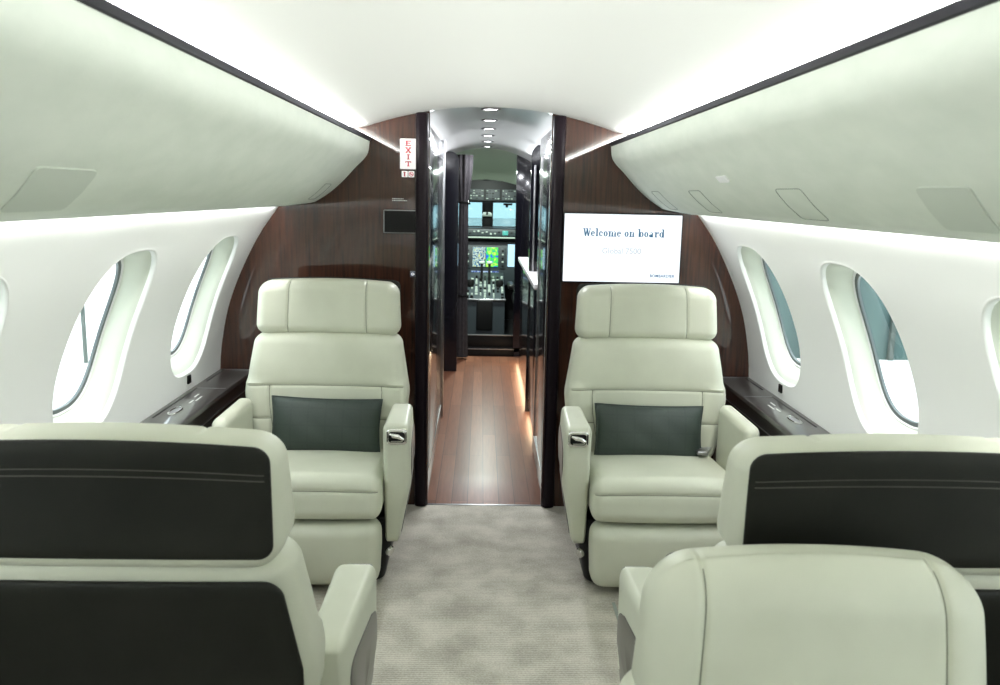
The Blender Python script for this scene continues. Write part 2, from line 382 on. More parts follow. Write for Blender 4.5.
for sg, side in ((-1, 'left'), (1, 'right')):
    mb = MB()
    WY = list(WIN_Y)
    if sg < 0: WY[2] += .045
    for w, yc in enumerate(WY):
        ya = (yc + WY[w - 1]) / 2 if w else CABIN_Y1; yb = (yc + WY[w + 1]) / 2 if w < len(WY) - 1 else CABIN_Y0
        cor = [math.atan2(sv - SC, yv - yc) for yv, sv in ((ya, S1), (yb, S1), (yb, S0), (ya, S0))]
        th = sorted(set([round(2 * PI * k / 72 - PI, 5) for k in range(72)] + [round(c, 5) for c in cor]))
        def ring_at(t_out=None, a=None, b=None, n=2.9, d=0.0, off=0.0):
            ring = []
            for t in th:
                ro = opening(t, WA, SB, 2.9); c, s = math.cos(t), math.sin(t)
                if t_out is not None:
                    lim = min(((ya if c > 0 else yb) - yc) / c if abs(c) > 1e-6 else 9, ((S1 if s > 0 else S0) - SC) / s if abs(s) > 1e-6 else 9)
                    r = (ro + .012) + (lim - ro - .012) * t_out
                elif a: r = opening(t, a, b, n)
                else: r = ro + off
                ring.append(wallP(sg, yc + r * c, SC + r * s, d))
            return ring
        rings = [ring_at(t_out=t) for t in (1, .82, .64, .46, .3, .16, .06, 0)]
        lip = [ring_at(off=o, d=d) for o, d in ((.012, 0), (.007, -.0012), (.003, .001), (.0, .006), (-.003, .014))]
        mb.grid(rings, 0, False, True); mb.grid(lip, 0, False, True)
        a2, b2 = .190, .245
        rev = [lip[-1]]
        for q in range(1, 8):
            u = q / 7; e = u ** .75
            rev.append(ring_at(a=(WA - .003) * (1 - e) + a2 * e, b=(SB - .003) * (1 - e) + b2 * e, n=2.9 - .2 * u, d=.014 + .058 * u))
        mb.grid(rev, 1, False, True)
        fl = [rev[-1], ring_at(a=a2 - .004, b=b2 - .004, n=2.7, d=.070), ring_at(a=a2 - .007, b=b2 - .007, n=2.7, d=.072), ring_at(a=a2 - .011, b=b2 - .011, n=2.7, d=.078)]
        mb.grid(fl, 0, False, True)
        wn += 1
        g = MB(); g.grid([ring_at(a=a2 - .007, b=b2 - .007, n=2.7, d=.076), ring_at(a=a2 - .009, b=b2 - .009, n=2.7, d=.074), ring_at(a=a2 - .021, b=b2 - .021, n=2.7, d=.075), ring_at(a=a2 - .022, b=b2 - .022, n=2.7, d=.083)], 0, False, True)
        nth = ['nearest the front bulkhead', 'second from the front bulkhead', 'third from the front bulkhead', 'fourth from the front, beside the camera', 'fifth from the front', 'sixth from the front', 'seventh from the front', 'at the rear'][w]
        win = struct(g, 'window_%d' % wn, GASKET, 'rounded cabin window in the %s wall, %s' % (side, nth), 'window')
        p = MB(); inner = ring_at(a=a2 - .022, b=b2 - .022, n=2.7, d=.080)
        p.grid([inner, ring_at(a=(a2 - .025) * .55, b=(b2 - .025) * .55, n=2.5, d=.080), ring_at(a=.03, b=.04, n=2, d=.080)], 0, False, True)
        p.add(ring_at(a=.03, b=.04, n=2, d=.080), [tuple(range(len(th)))])
        p.build('pane', PANE, win, fix=False)
    ys = (CABIN_Y0, CABIN_Y1)
    lo = [s for s in np.linspace(0, S0, 12)]; hi = [s for s in np.linspace(S1, WS[-1], 10)]
    for L in (lo, hi): mb.grid([[wallP(sg, y, s) for s in L] for y in ys], 0)
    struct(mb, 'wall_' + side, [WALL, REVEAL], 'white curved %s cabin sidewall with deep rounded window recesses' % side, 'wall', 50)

# ---- ceiling
def ceil_z(x): x = abs(x); return 1.842 - .092 * (min(x, .56) / .543) ** 2 - max(0, x - .56) * .10
mb = MB(); xs = np.linspace(-.69, .69, 41)
mb.grid([[(XC + x, y, ceil_z(x)) for x in xs] for y in (CABIN_Y0, CABIN_Y1)], 0)
mb.grid([[(XC + x, y, ceil_z(x) + .02) for x in xs] for y in (CABIN_Y0, CABIN_Y1)], 0)
struct(mb, 'ceiling', CEIL, 'smooth white vaulted cabin ceiling glowing along its cove edges', 'ceiling', fix=False)
# ---- floors
mb = MB(); mb.box((XC, (CABIN_Y0 + CABIN_Y1) / 2, -.02), (2.12, CABIN_Y1 - CABIN_Y0, .04))
struct(mb, 'floor', CARPET, 'beige woven loop carpet down the cabin aisle', 'floor')
mb = MB(); mb.box((XC, (3.82 + 7.62) / 2, -.02), (.9, 3.80, .04))
struct(mb, 'floor_corridor', PLANK, 'reddish wood plank floor of the corridor to the cockpit', 'floor')
mb = MB(); mb.box((XC, 3.823, -.0), (.545, .012, .006)); struct(mb, 'trim_1', STEEL, 'thin metal strip where the carpet meets the wood floor', 'trim')
# seat rails let into the carpet, one beside each side seat
for i, (x, sd) in enumerate(((.475, 'right'), (-.475, 'left'))):
    mb = MB(); mb.box((x, .4, .001), (.012, 4.9, .006)); mb.box((x + .03, .4, .001), (.004, 4.9, .005))
    struct(mb, 'trim_%d' % (i + 2), PANELLINE, 'narrow seat track in the carpet under the %s seats' % sd, 'trim')
# ---- front bulkhead, veneered; rear wall
def side_poly(sg):
    pts = [(XC + sg * .27, -.02)]
    for z in np.linspace(0, 1.393, 14): pts.append((XC + sg * (x_at(z) + .02), z))
    for s in np.linspace(S1, WS[-1], 6)[1:]:
        p = wallP(sg, 0, s, .015); pts.append((p[0], p[2]))
    pts += [(XC + sg * .5, 1.875), (XC + sg * .27, 1.875)]
    return pts
for sg, side in ((-1, 'left'), (1, 'right')):
    mb = MB(); mb.prism([(z, x) for x, z in side_poly(sg)], 1, 3.82, 3.848)
    struct(mb, 'wall_front_' + side, WOOD, 'glossy dark mahogany bulkhead panel %s of the cockpit corridor' % side, 'wall', 30)
mb = MB()
mb.prism([(z, x) for x, z in side_poly(-1)] + [(z, x) for x, z in side_poly(1)][::-1], 1, -3.25, -3.2)
struct(mb, 'wall_rear', WALL, 'white rear wall of the cabin behind the camera', 'wall', 30)
for sg, side, n in ((-1, 'left', 4), (1, 'right', 5)):
    mb = MB(); zt = ceil_z(.3) - .002
    mb.rbox((.056, .075, zt), (.022, .022, .004), 5, .5, lambda p, q, m: (p[0] + XC + sg * .303, p[1] + 3.825, p[2] + zt / 2))
    struct(mb, 'trim_%d' % n, JAMB, 'dark rounded door jamb on the %s side of the corridor opening' % side, 'trim')

# ================================================================ OVERHEAD BINS
BP = catmull([(.534, 1.686), (.546, 1.625), (.60, 1.567), (.66, 1.503), (.72, 1.452), (.778, 1.415)], 6)
BS = np.r_[0, np.cumsum(np.hypot(*np.diff(BP, axis=0).T))]
def binP(sg, y, s, d=0.0):
    x = np.interp(s, BS, BP[:, 0]); z = np.interp(s, BS, BP[:, 1]); k = np.interp(s, BS, np.arange(len(BS))); k0 = int(min(k, len(BS) - 2))
    t = BP[k0 + 1] - BP[k0]; t = t / np.linalg.norm(t)
    return (XC + sg * (x - -t[1] * d), y, z - t[0] * d)
def bin_plate(sg, y0, y1, s0, s1, d=.0025, r=.02, m=0, skew=.06, rim=False):
    mb = MB(); nu, nv = 9, 9
    ring = []
    for k in range(48):
        a = 2 * PI * k / 48; c, s = math.cos(a), math.sin(a)
        ring.append((math.copysign(abs(c) ** .18, c), math.copysign(abs(s) ** .18, s)))
    def P(u, v, dd):
        ss = (s0 + s1) / 2 + v * (s1 - s0) / 2; yy = (y0 + y1) / 2 + u * (y1 - y0) / 2 + skew * v * .5
        return binP(sg, yy, ss, dd)
    if rim:
        mb.tube([P(u, v, .0006) for u, v in ring], .0013, 5, m, True)
    else:
        rows = [[P(u * k, v * k, d) for u, v in ring] for k in (1, .97, .8, .55, .3, .05)]
        mb.grid([[P(u * 1.0, v * 1.0, -.002) for u, v in ring]] + rows, m, False, True)
        mb.add([P(u * .05, v * .05, d) for u, v in ring], [tuple(range(48))], m)
    return mb
for sg, side in ((-1, 'left'), (1, 'right')):
    b = thing('overhead_bin', (XC + sg * .75, 0, 1.39), 'long pale green-white overhead bin along the %s side of the ceiling' % side, 'bin')
    off = -Vector(b.location)
    def place(ob):
        ob.location = off; return ob
    mb = MB(); y0, y1 = CABIN_Y0 + .02, CABIN_Y1 - .004
    face = [tuple(binP(sg, 0, s)[::2]) for s in np.linspace(0, BS[-1], 30)] + [(XC + sg * .80, 1.4095), (XC + sg * .86, 1.400), (XC + sg * .912, 1.393), (XC + sg * .912, 1.402), (XC + sg * .86, 1.41), (XC + sg * .70, 1.55), (XC + sg * .60, 1.650), (XC + sg * .575, 1.688)]
    mb.prism([(z, x) for x, z in face], 1, y0, y1)
    place(mb.build('bin_shell', BIN, b, 35))
    mb = MB()
    mb.prism([(z, XC + sg * x) for x, z in ((.535, 1.683), (.5295, 1.686), (.5295, 1.700), (.535, 1.704), (.556, 1.702), (.580, 1.687))], 1, y0, y1)
    place(mb.build('bronze_rail', BRONZE, b, 35))
    if sg < 0:
        place(bin_plate(sg, 1.275, 1.475, .252, .368).build('speaker_grille', GRILLE, b))
        place(bin_plate(sg, 3.515, 3.655, .245, .352, rim=True).build('access_panel', PANELLINE, b))
        place(bin_plate(sg, .35, .55, .252, .368).build('speaker_grille', GRILLE, b))
    else:
        place(bin_plate(sg, 1.26, 1.42, .252, .370).build('speaker_grille', GRILLE, b))
        for ya, yb in ((1.92, 2.09), (2.80, 2.96), (3.45, 3.60)):
            place(bin_plate(sg, ya, yb, .250, .372, rim=True).build('access_panel', PANELLINE, b))
        place(bin_plate(sg, 2.352, 2.447, .196, .218, .004, skew=.0).build('reading_light', WHITEPLASTIC, b))
        place(bin_plate(sg, .35, .53, .252, .368).build('speaker_grille', GRILLE, b))

# ================================================================ SIDE LEDGES
for sg, side in ((-1, 'left'), (1, 'right')):
    t = thing('side_ledge', (XC + sg * 1.15, 0, 0), 'dark lacquered side ledge running under the %s windows' % side, 'ledge')
    off = -Vector(t.location)
    def put(mb, name, m, par=t, sharp=35):
        o = mb.build(name, m, par, sharp)
        if par is t: o.location = off
        return o
    xo = lambda z: x_at(z) - .004
    zt = .648; y0, y1 = CABIN_Y0 + .01, 3.816
    mb = MB(); poly = [(XC + sg * 1.075, zt - .018), (XC + sg * 1.079, zt - .004), (XC + sg * 1.085, zt), (XC + sg * xo(zt), zt), (XC + sg * xo(zt - .018), zt - .018)]
    mb.prism([(z, x) for x, z in poly], 1, y0, y1); put(mb, 'ledge_top', LEDGE)
    mb = MB(); poly = [(XC + sg * 1.083, .002), (XC + sg * 1.083, zt - .019), (XC + sg * 1.20, zt - .019), (XC + sg * 1.20, .5), (XC + sg * 1.12, .3), (XC + sg * 1.085 , .002)]
    mb.prism([(z, x) for x, z in poly], 1, y0, y1); fp = put(mb, 'front_panel', LEDGE)
    mb = MB(); mb.box((XC + sg * 1.0822, 2.4, .575), (.003, 2.8, .004)); put(mb, 'inlay_line', STEEL)
    mb = MB(); mb.box((XC + sg * 1.0815, 2.98, .60), (.003, .045, .008), r=.002); put(mb, 'drawer_catch', BLACK)
    # lids set into the top, with bright cross inlays and a dark slot at the wall side
    for ya, yb in ((2.95, 3.42), (3.55, 3.79), (2.0, 2.75), (1.1, 1.8)):
        mb = MB(); mb.box((XC + sg * 1.203, (ya + yb) / 2, zt + .0003), (.006, yb - ya, .002)); put(mb, 'lid_slot', BLACK)
        mb = MB(); mb.box((XC + sg * 1.142, yb, zt + .0004), (.115, .005, .0016)); put(mb, 'inlay_line', STEEL)
    # recessed cup latch, an oval chrome ring
    lt = MB(); lt.tube([(XC + sg * 1.155 + .017 * math.cos(a), 3.04 + .055 * math.sin(a), zt + .002) for a in np.linspace(0, 2 * PI, 28, endpoint=False)], .0035, 6, 0, True)
    lp = put(lt, 'latch', CHROME)
    l2 = MB(); l2.lathe([(.0005, .0), (.014, .0006)], (0, 0, 0), 2, 20); pl = l2.build('latch_plate', STEEL, lp); pl.scale = (1, 3.5, 1); pl.location = (XC + sg * 1.155, 3.04, zt + .001)
    # short pale strips laid on the lid
    for k, (dy, wd_) in enumerate(((3.24, .07), (3.19, .045), (3.29, .05))):
        mb = MB(); mb.box((XC + sg * (1.135 + .012 * k), dy, zt + .0006), (.006, wd_, .0012)); put(mb, 'pale_marking', GREYMARK)
# small black sockets under the first windows
for sg, side in ((-1, 'left'), (1, 'right')):
    s = s_at(.692); p = wallP(sg, 3.388, s, -.003); q = wallP(sg, 3.388, s, 0)
    o = thing('wall_socket', p, 'small black square socket on the %s wall under the foremost window' % side, 'socket')
    mb = MB(); mb.rbox((.008, .034, .034), (.002,) * 3, 3, .5, None); mb.build('socket_plate', BLACK, o)
    mb = MB(); mb.lathe([(.0005, -sg * .0045), (.010, -sg * .0045), (.011, -sg * .003)], (0, 0, 0), 0, 16); mb.build('socket_insert', GLOSSBLACK, o)

# ================================================================ SEATS
def lerp(a, b, t): return a + (b - a) * t
def interp(x, P):
    return float(np.interp(x, [p[0] for p in P], [p[1] for p in P]))
def seam_on(mb, surf, pts, r=.0016, m=1, n=5):
    mb.tube([surf(p) for p in pts], r, n, m)
def lin(a, b, n): return [tuple(lerp(a[i], b[i], k / (n - 1)) for i in range(3)) for k in range(n)]

def make_seat(a, loc, label, rz, group, hr_r=(.05, .055, .045), hr_top=.975, hr_bot=1.01, hr_crown=.014, hr_h=.212, hr_seam=.157, pw=.562):
    """a = +1: aisle arm on the seat's local +x. The seat faces local +y"""
    root = thing('cabin_seat', loc, label, 'seat', group, rz)
    # --- base
    mb = MB()
    def fb(p, q, n):
        t = (p[2] + .14) / .28
        return (p[0] * lerp(.86, 1.06, t) + a * .015, p[1] * lerp(.94, 1.0, t) + .13, p[2] + .143)
    mb.rbox((.58, .50, .28), (.05, .05, .02), 4, .08, fb); base = mb.build('seat_base', BLACK, root)
    mb = MB(); mb.lathe([(.001, .006), (.018, .006), (.021, .0), (.021, -.01)], (0, 0, 0), 0, 22)
    rl = mb.build('recline_roller', CHROME, base); rl.location = (a * .290, .345, .125); rl.scale = (a, 1, 1); rl.rotation_euler = (0, a * .25, a * .6)
    # --- leg rest
    mb = MB()
    def fl(p, q, n):
        t = max(0, min(1, (p[2] + .129) / .258))
        w = lerp(.955, 1.0, min(1, t * 1.6))
        y = p[1] + .010 * math.cos(p[0] / .27 * 1.4) * (1 if n[1] > .3 else 0)
        return (p[0] * w, y + .44 - .045 * (1 - t) ** 2.2, p[2] + .160)
    mb.rbox((.535, .13, .258), (.045, .045, .05), 6, .03, fl); mb.build('leg_rest', LEATHER, root)
    # --- cushion
    mb = MB()
    def fc(p, q, n):
        g = 0
        if n[1] > -.2:
            g = .0045 * gauss((q[2] - .028) if q[1] > .26 else 9, .006)
        dome = .016 * (1 - (p[0] / .28) ** 2) if p[2] > 0 else 0
        bulge = .012 * (1 - (p[0] / .28) ** 2) if p[1] > .1 else 0
        y = p[1] + .222 + bulge - n[1] * g
        z = p[2] + .383 + dome * max(0, min(1, (p[2]) / .05)) + (-.035 * (1 - (p[1] + .28) / .56) if p[2] > 0 else 0)
        return (p[0], y, z - n[2] * g)
    sf = mb.rbox((.545, .57, .165), (.035, .055, .05), 7, .02, fc, cuts={2: [.028]})
    seam_on(mb, sf, lin((-.27, .285, .028), (.27, .285, .028), 60))
    mb.build('seat_cushion', [LEATHER, SEAM], root)
    # --- backrest
    BW = [(-.30, .80), (-.20, .96), (-.05, 1.08), (.02, 1.10), (.10, 1.055), (.20, 1.0), (.27, .985)]
    mb = MB(); H = .50
    def fbk(p, q, n):
        z = p[2]; w = interp(z, BW)
        g = 0; lum = 0
        if q[1] > .06:
            g += .0055 * gauss(q[2] - .043, .0065)
            if q[2] < .043: g += .0045 * gauss(abs(q[0]) - .205, .006)
            if q[2] < .043 and abs(q[0]) > .205: g += .004 * gauss(q[2] + .085, .006)
        bul = .014 * (1 - (p[0] / .30) ** 2) + .010 * math.sin(min(1, max(0, (z - .02) / .23)) * PI)
        wing = .018 * max(0, (abs(p[0]) - .19) / .11) ** 1.5 if z < .06 else 0
        y = p[1] + (bul + wing if n[1] > 0 else -.006 * (1 - (p[0] / .3) ** 2)) - n[1] * g
        tilt = -.075 * (z + H / 2) / H
        return (p[0] * w, y - .045 + tilt + .055, z + .645 + .008 * (1 - (p[0] / .3) ** 2) * (1 if z > 0 else 0))
    sf = mb.rbox((.60, .14, H), (.055, .05, .045), 7, .02, fbk, cuts={2: [.043, -.085], 0: [-.205, .205]})
    e = .07
    seam_on(mb, sf, lin((-.30, e, .043), (.30, e, .043), 70))
    for s in (-1, 1):
        seam_on(mb, sf, lin((s * .205, e, .043), (s * .205, e, -.22), 36))
        seam_on(mb, sf, lin((s * .205, e, -.085), (s * .30, e, -.085), 20))
    back = mb.build('backrest', [LEATHER, SEAM], root)
    # dark shell on the rear of the backrest
    mb = MB()
    def fs(p, q, n):
        z = p[2]; zz = z - .015; w = interp(zz, BW)
        tilt = -.075 * (zz + H / 2) / H
        return (p[0] * w, p[1] - .064 + tilt - .006 * (1 - (p[0] / .3) ** 2), zz + .645)
    sf = mb.rbox((.572, .020, .445), (.03, .008, .03), 5, .03, fs)
    seam_on(mb, sf, lin((-.26, -.01, -.12), (.26, -.01, -.12), 30), .0016)
    mb.build('back_panel', [DARK, DARKSEAM], root)
    # --- headrest
    mb = MB()
    def fh(p, q, n):
        x, y, z = p; g = 0
        if q[1] > -.02: g = .0050 * gauss(abs(q[0]) - hr_seam, .0055) * (1 if q[1] > .0 else .5)
        crown = hr_crown * (1 - (x / .29) ** 2) if z > 0 else 0
        t = max(0, min(1, (z + hr_h / 2) / hr_h))
        wing = .016 * max(0, (abs(x) - .157) / .13) ** 1.4
        if n[1] > 0: y2 = y + .010 * (1 - (x / .29) ** 2) + wing
        else: y2 = y - .004 * (1 - (x / .29) ** 2) + .022 * max(0, t) ** 2
        y2 -= .03 * t * t
        bk = max(0, min(1, -y / .0675)); y2 -= .014 * bk; z -= .026 * bk * (1 - t) ** 2
        return (x * lerp(hr_bot, hr_top, t), y2 - .075 - n[1] * g, z + 1.0975 - hr_h / 2 + crown * max(0, min(1, z / .06)) - n[2] * g * (1 if q[2] > 0 else 0))
    sf = mb.rbox((.578, .135, hr_h), hr_r, 8, .014, fh, cuts={0: [-hr_seam, hr_seam]})
    for s in (-1, 1):
        seam_on(mb, sf, lin((s * hr_seam, .0675, -hr_h / 2 + .003), (s * hr_seam, .0675, hr_h / 2), 30) + lin((s * hr_seam, .0675, hr_h / 2), (s * hr_seam, -.0675, hr_h / 2), 24)[1:6], .0015)
    hr = mb.build('headrest', [LEATHER, SEAM], root)
    mb = MB()
    def fp(p, q, n):
        x, y, z = p; t = (z + .105) / .21
        g = .0018 * gauss(q[2] - .046, .007) if q[1] < 0 else 0
        crown = .012 * (1 - (x / .29) ** 2) if z > 0 else 0
        return (x, y - .1565 - .03 * t * t + .022 * t * t - .004 * (1 - (x / .29) ** 2) + g, z + 1.001 + crown * max(0, min(1, z / .06)))
    sf = mb.rbox((pw, .016, .194 if pw > .5 else .13), (.026, .007, .026), 5, .016, fp)
    for dz in (.051, .041):
        seam_on(mb, sf, lin((-pw * .493, -.008, dz), (pw * .493, -.008, dz), 40), .0014)
    mb.build('headrest_panel', [DARK, DARKSEAM], root)
    mb = MB()
    for s in (-1, 1):
        mb = MB(); mb.tube([(s * .12, -.085, .86), (s * .12, -.10, .93)], .009, 8); mb.build('headrest_post', BLACK, root)
    # --- aisle arm: sloping pad, tapering front face, dark side panel, chrome handle
    mb = MB()
    def fa(p, q, n):
        x, y, z = p; t = max(0, min(1, (z + .24) / .48)); u = max(0, min(1, (y + .19) / .38))
        yy = y + .268 - .075 * (1 - t) ** 1.6 * (1 if y > 0 else 0)
        w = lerp(.50, 1.0, min(1, t * 1.9)) - .22 * (1 - u) * t
        zz = z + .408 - .008 * (1 - u) + (.16 * (1 - u) ** 1.2 * (1 - t) if y < .1 else 0)
        return (a * (.273 + (x + .051) * w), yy, zz)
    sf = mb.rbox((.102, .38, .48), (.022, .045, .03), 6, .03, fa)
    arm = mb.build('armrest', LEATHER, root)
    mb = MB()
    def sp(u, v, d):
        p = sf((.051, u, v)); return (p[0] + a * d, p[1], p[2])
    pr = []
    for k in range(40):
        g = 2 * PI * k / 40; c, q = math.cos(g), math.sin(g)
        pr.append((math.copysign(abs(c) ** .3, c), math.copysign(abs(q) ** .3, q)))
    mb.grid([[sp(-.005 + c * .160 * r, -.035 + q * .185 * r, d) for c, q in pr] for r, d in ((1, -.004), (1, .002), (.96, .003), (.7, .003), (.4, .003), (.1, .003), (.01, .003))], 0, False, True)
    mb.build('side_panel', TAUPE, arm)
    mb = MB()
    sf2 = mb.rbox((.066, .010, .050), (.012, .004, .012), 4, .05, None)
    mb.rbox((.054, .006, .036), (.010, .0028, .010), 4, .05, lambda p, q, n: (p[0], p[1] + .0035, p[2]), 1)
    mb.tube([(-.022, .008, -.006), (-.008, .013, .004), (.010, .013, .006), (.022, .008, .010)], [.005, .007, .007, .004], 8, 0)
    mb.tube([(-.020, .007, -.012), (.018, .007, -.013)], .0025, 6, 0)
    hd = mb.build('recline_handle', [CHROME, BLACK], arm)
    hd.scale = (1.1, 1, 1.15); hd.location = (a * .326, .4585, .606)
    # --- window-side arm
    mb = MB()
    def fo(p, q, n):
        x, y, z = p; u = max(0, min(1, (y + .27) / .54))
        return (-a * (.304 + x), y + .275, z + .528 + .004 * (1 - (x / .035) ** 2))
    mb.rbox((.062, .36, .25), (.022, .035, .028), 6, .05, fo); mb.build('armrest', LEATHER, root)
    mb = MB(); mb.rbox((.014, .30, .30), (.006, .02, .02), 3, .1, lambda p, q, n: (-a * (.330 + p[0]), p[1] + .24, p[2] + .40)); mb.build('side_panel', TAUPE, root)
    # --- lap belt lying at the window side of the cushion
    mb = MB()
    path = [(-a * .262, .02, .462), (-a * .245, .07, .466), (-a * .222, .12, .466), (-a * .20, .15, .463)]
    for i in range(len(path) - 1):
        p, q = Vector(path[i]), Vector(path[i + 1]); d = (q - p).normalized(); sd = d.cross(Vector((0, 0, 1))).normalized() * .02
        mb.add([p - sd, p + sd, q + sd, q - sd, p - sd + Vector((0, 0, .004)), p + sd + Vector((0, 0, .004)), q + sd + Vector((0, 0, .004)), q - sd + Vector((0, 0, .004))], [(0, 1, 2, 3), (7, 6, 5, 4), (0, 4, 5, 1), (2, 6, 7, 3), (1, 5, 6, 2), (3, 7, 4, 0)])
    blt = mb.build('seat_belt', SILVERCLOTH, root)
    mb = MB(); mb.rbox((.045, .055, .016), (.006,) * 3, 3, .1, lambda p, q, n: (p[0] - a * .205, p[1] + .15, p[2] + .472)); mb.build('buckle', STEEL, blt)
    return root
G = 'cream leather cabin seats'
SX = .65
front_left = make_seat(-1, (XC - SX, 3.35, 0), 'cream leather seat facing the camera, left of the aisle with a green pillow', PI, G)
front_right = make_seat(1, (XC + SX, 3.35, 0), 'cream leather seat facing the camera below the lit television screen', PI, G)
rear_left = copy_tree(front_right); rear_left.location = (XC - .641, 1.435, 0); rear_left.rotation_euler = (0, 0, 0); rear_left.scale = (1, 1, .968)
rear_left['label'] = 'seat at lower left with its dark leather back towards the camera'
rear_right = copy_tree(front_left); rear_right.location = (XC + .679, 1.435, 0); rear_right.rotation_euler = (0, 0, 0); rear_right.scale = (1, 1, .968)
rear_right['label'] = 'seat on the right with its dark leather back towards the camera'
for st in (rear_left, rear_right):
    for ch in st.children:
        if ch.name.startswith('armrest'): ch.location.z -= .03
near_seat = make_seat(1, (.458, 1.05, 0), 'nearest seat at lower right, only its rounded cream headrest in view', PI, G, (.085, .06, .075), .90, 1.0, .018, .37, .200, .44); near_seat.scale = (.918, 1, .862)

# ================================================================ GREEN PILLOWS
def make_pillow(loc, label, rot):
    root = thing('throw_pillow', loc, label, 'pillow', 'green pillows on the front seats'); root.rotation_euler = rot
    mb = MB(); w, h, d = .435, .225, .10; nu, nv = 36, 20
    def S(u, v, sg):
        e = (1 - abs(u) ** 2.6) * (1 - abs(v) ** 2.2); e = max(0, e)
        pin = 1 - .045 * (1 - v * v) * abs(u) ** 3; pinz = 1 - .06 * (1 - u * u) * abs(v) ** 3
        wr = .003 * math.sin(u * 9 + v * 5) * e
        return (u * w / 2 * pin, sg * (d / 2 * e ** .55 + wr * .6), v * h / 2 * pinz)
    for sg in (-1, 1):
        mb.grid([[S(-1 + 2 * i / nu, -1 + 2 * j / nv, sg) for j in range(nv + 1)] for i in range(nu + 1)])
    mb.build('cushion_cover', GREENCLOTH, root)
    edge = [S(-1 + 2 * i / 30, -1, 1) for i in range(30)] + [S(1, -1 + 2 * i / 16, 1) for i in range(16)] + [S(1 - 2 * i / 30, 1, 1) for i in range(30)] + [S(-1, 1 - 2 * i / 16, 1) for i in range(16)]
    mb = MB(); mb.tube(edge, .0035, 6, 0, True); mb.build('piping', GREENCLOTH, root)
    return root
make_pillow((-.632, 3.235, .545), 'dark green checked pillow on the front left seat', (-.22, .02, 0))
make_pillow((.652, 3.235, .535), 'dark green checked pillow on the seat below the television', (-.22, .015, 0))

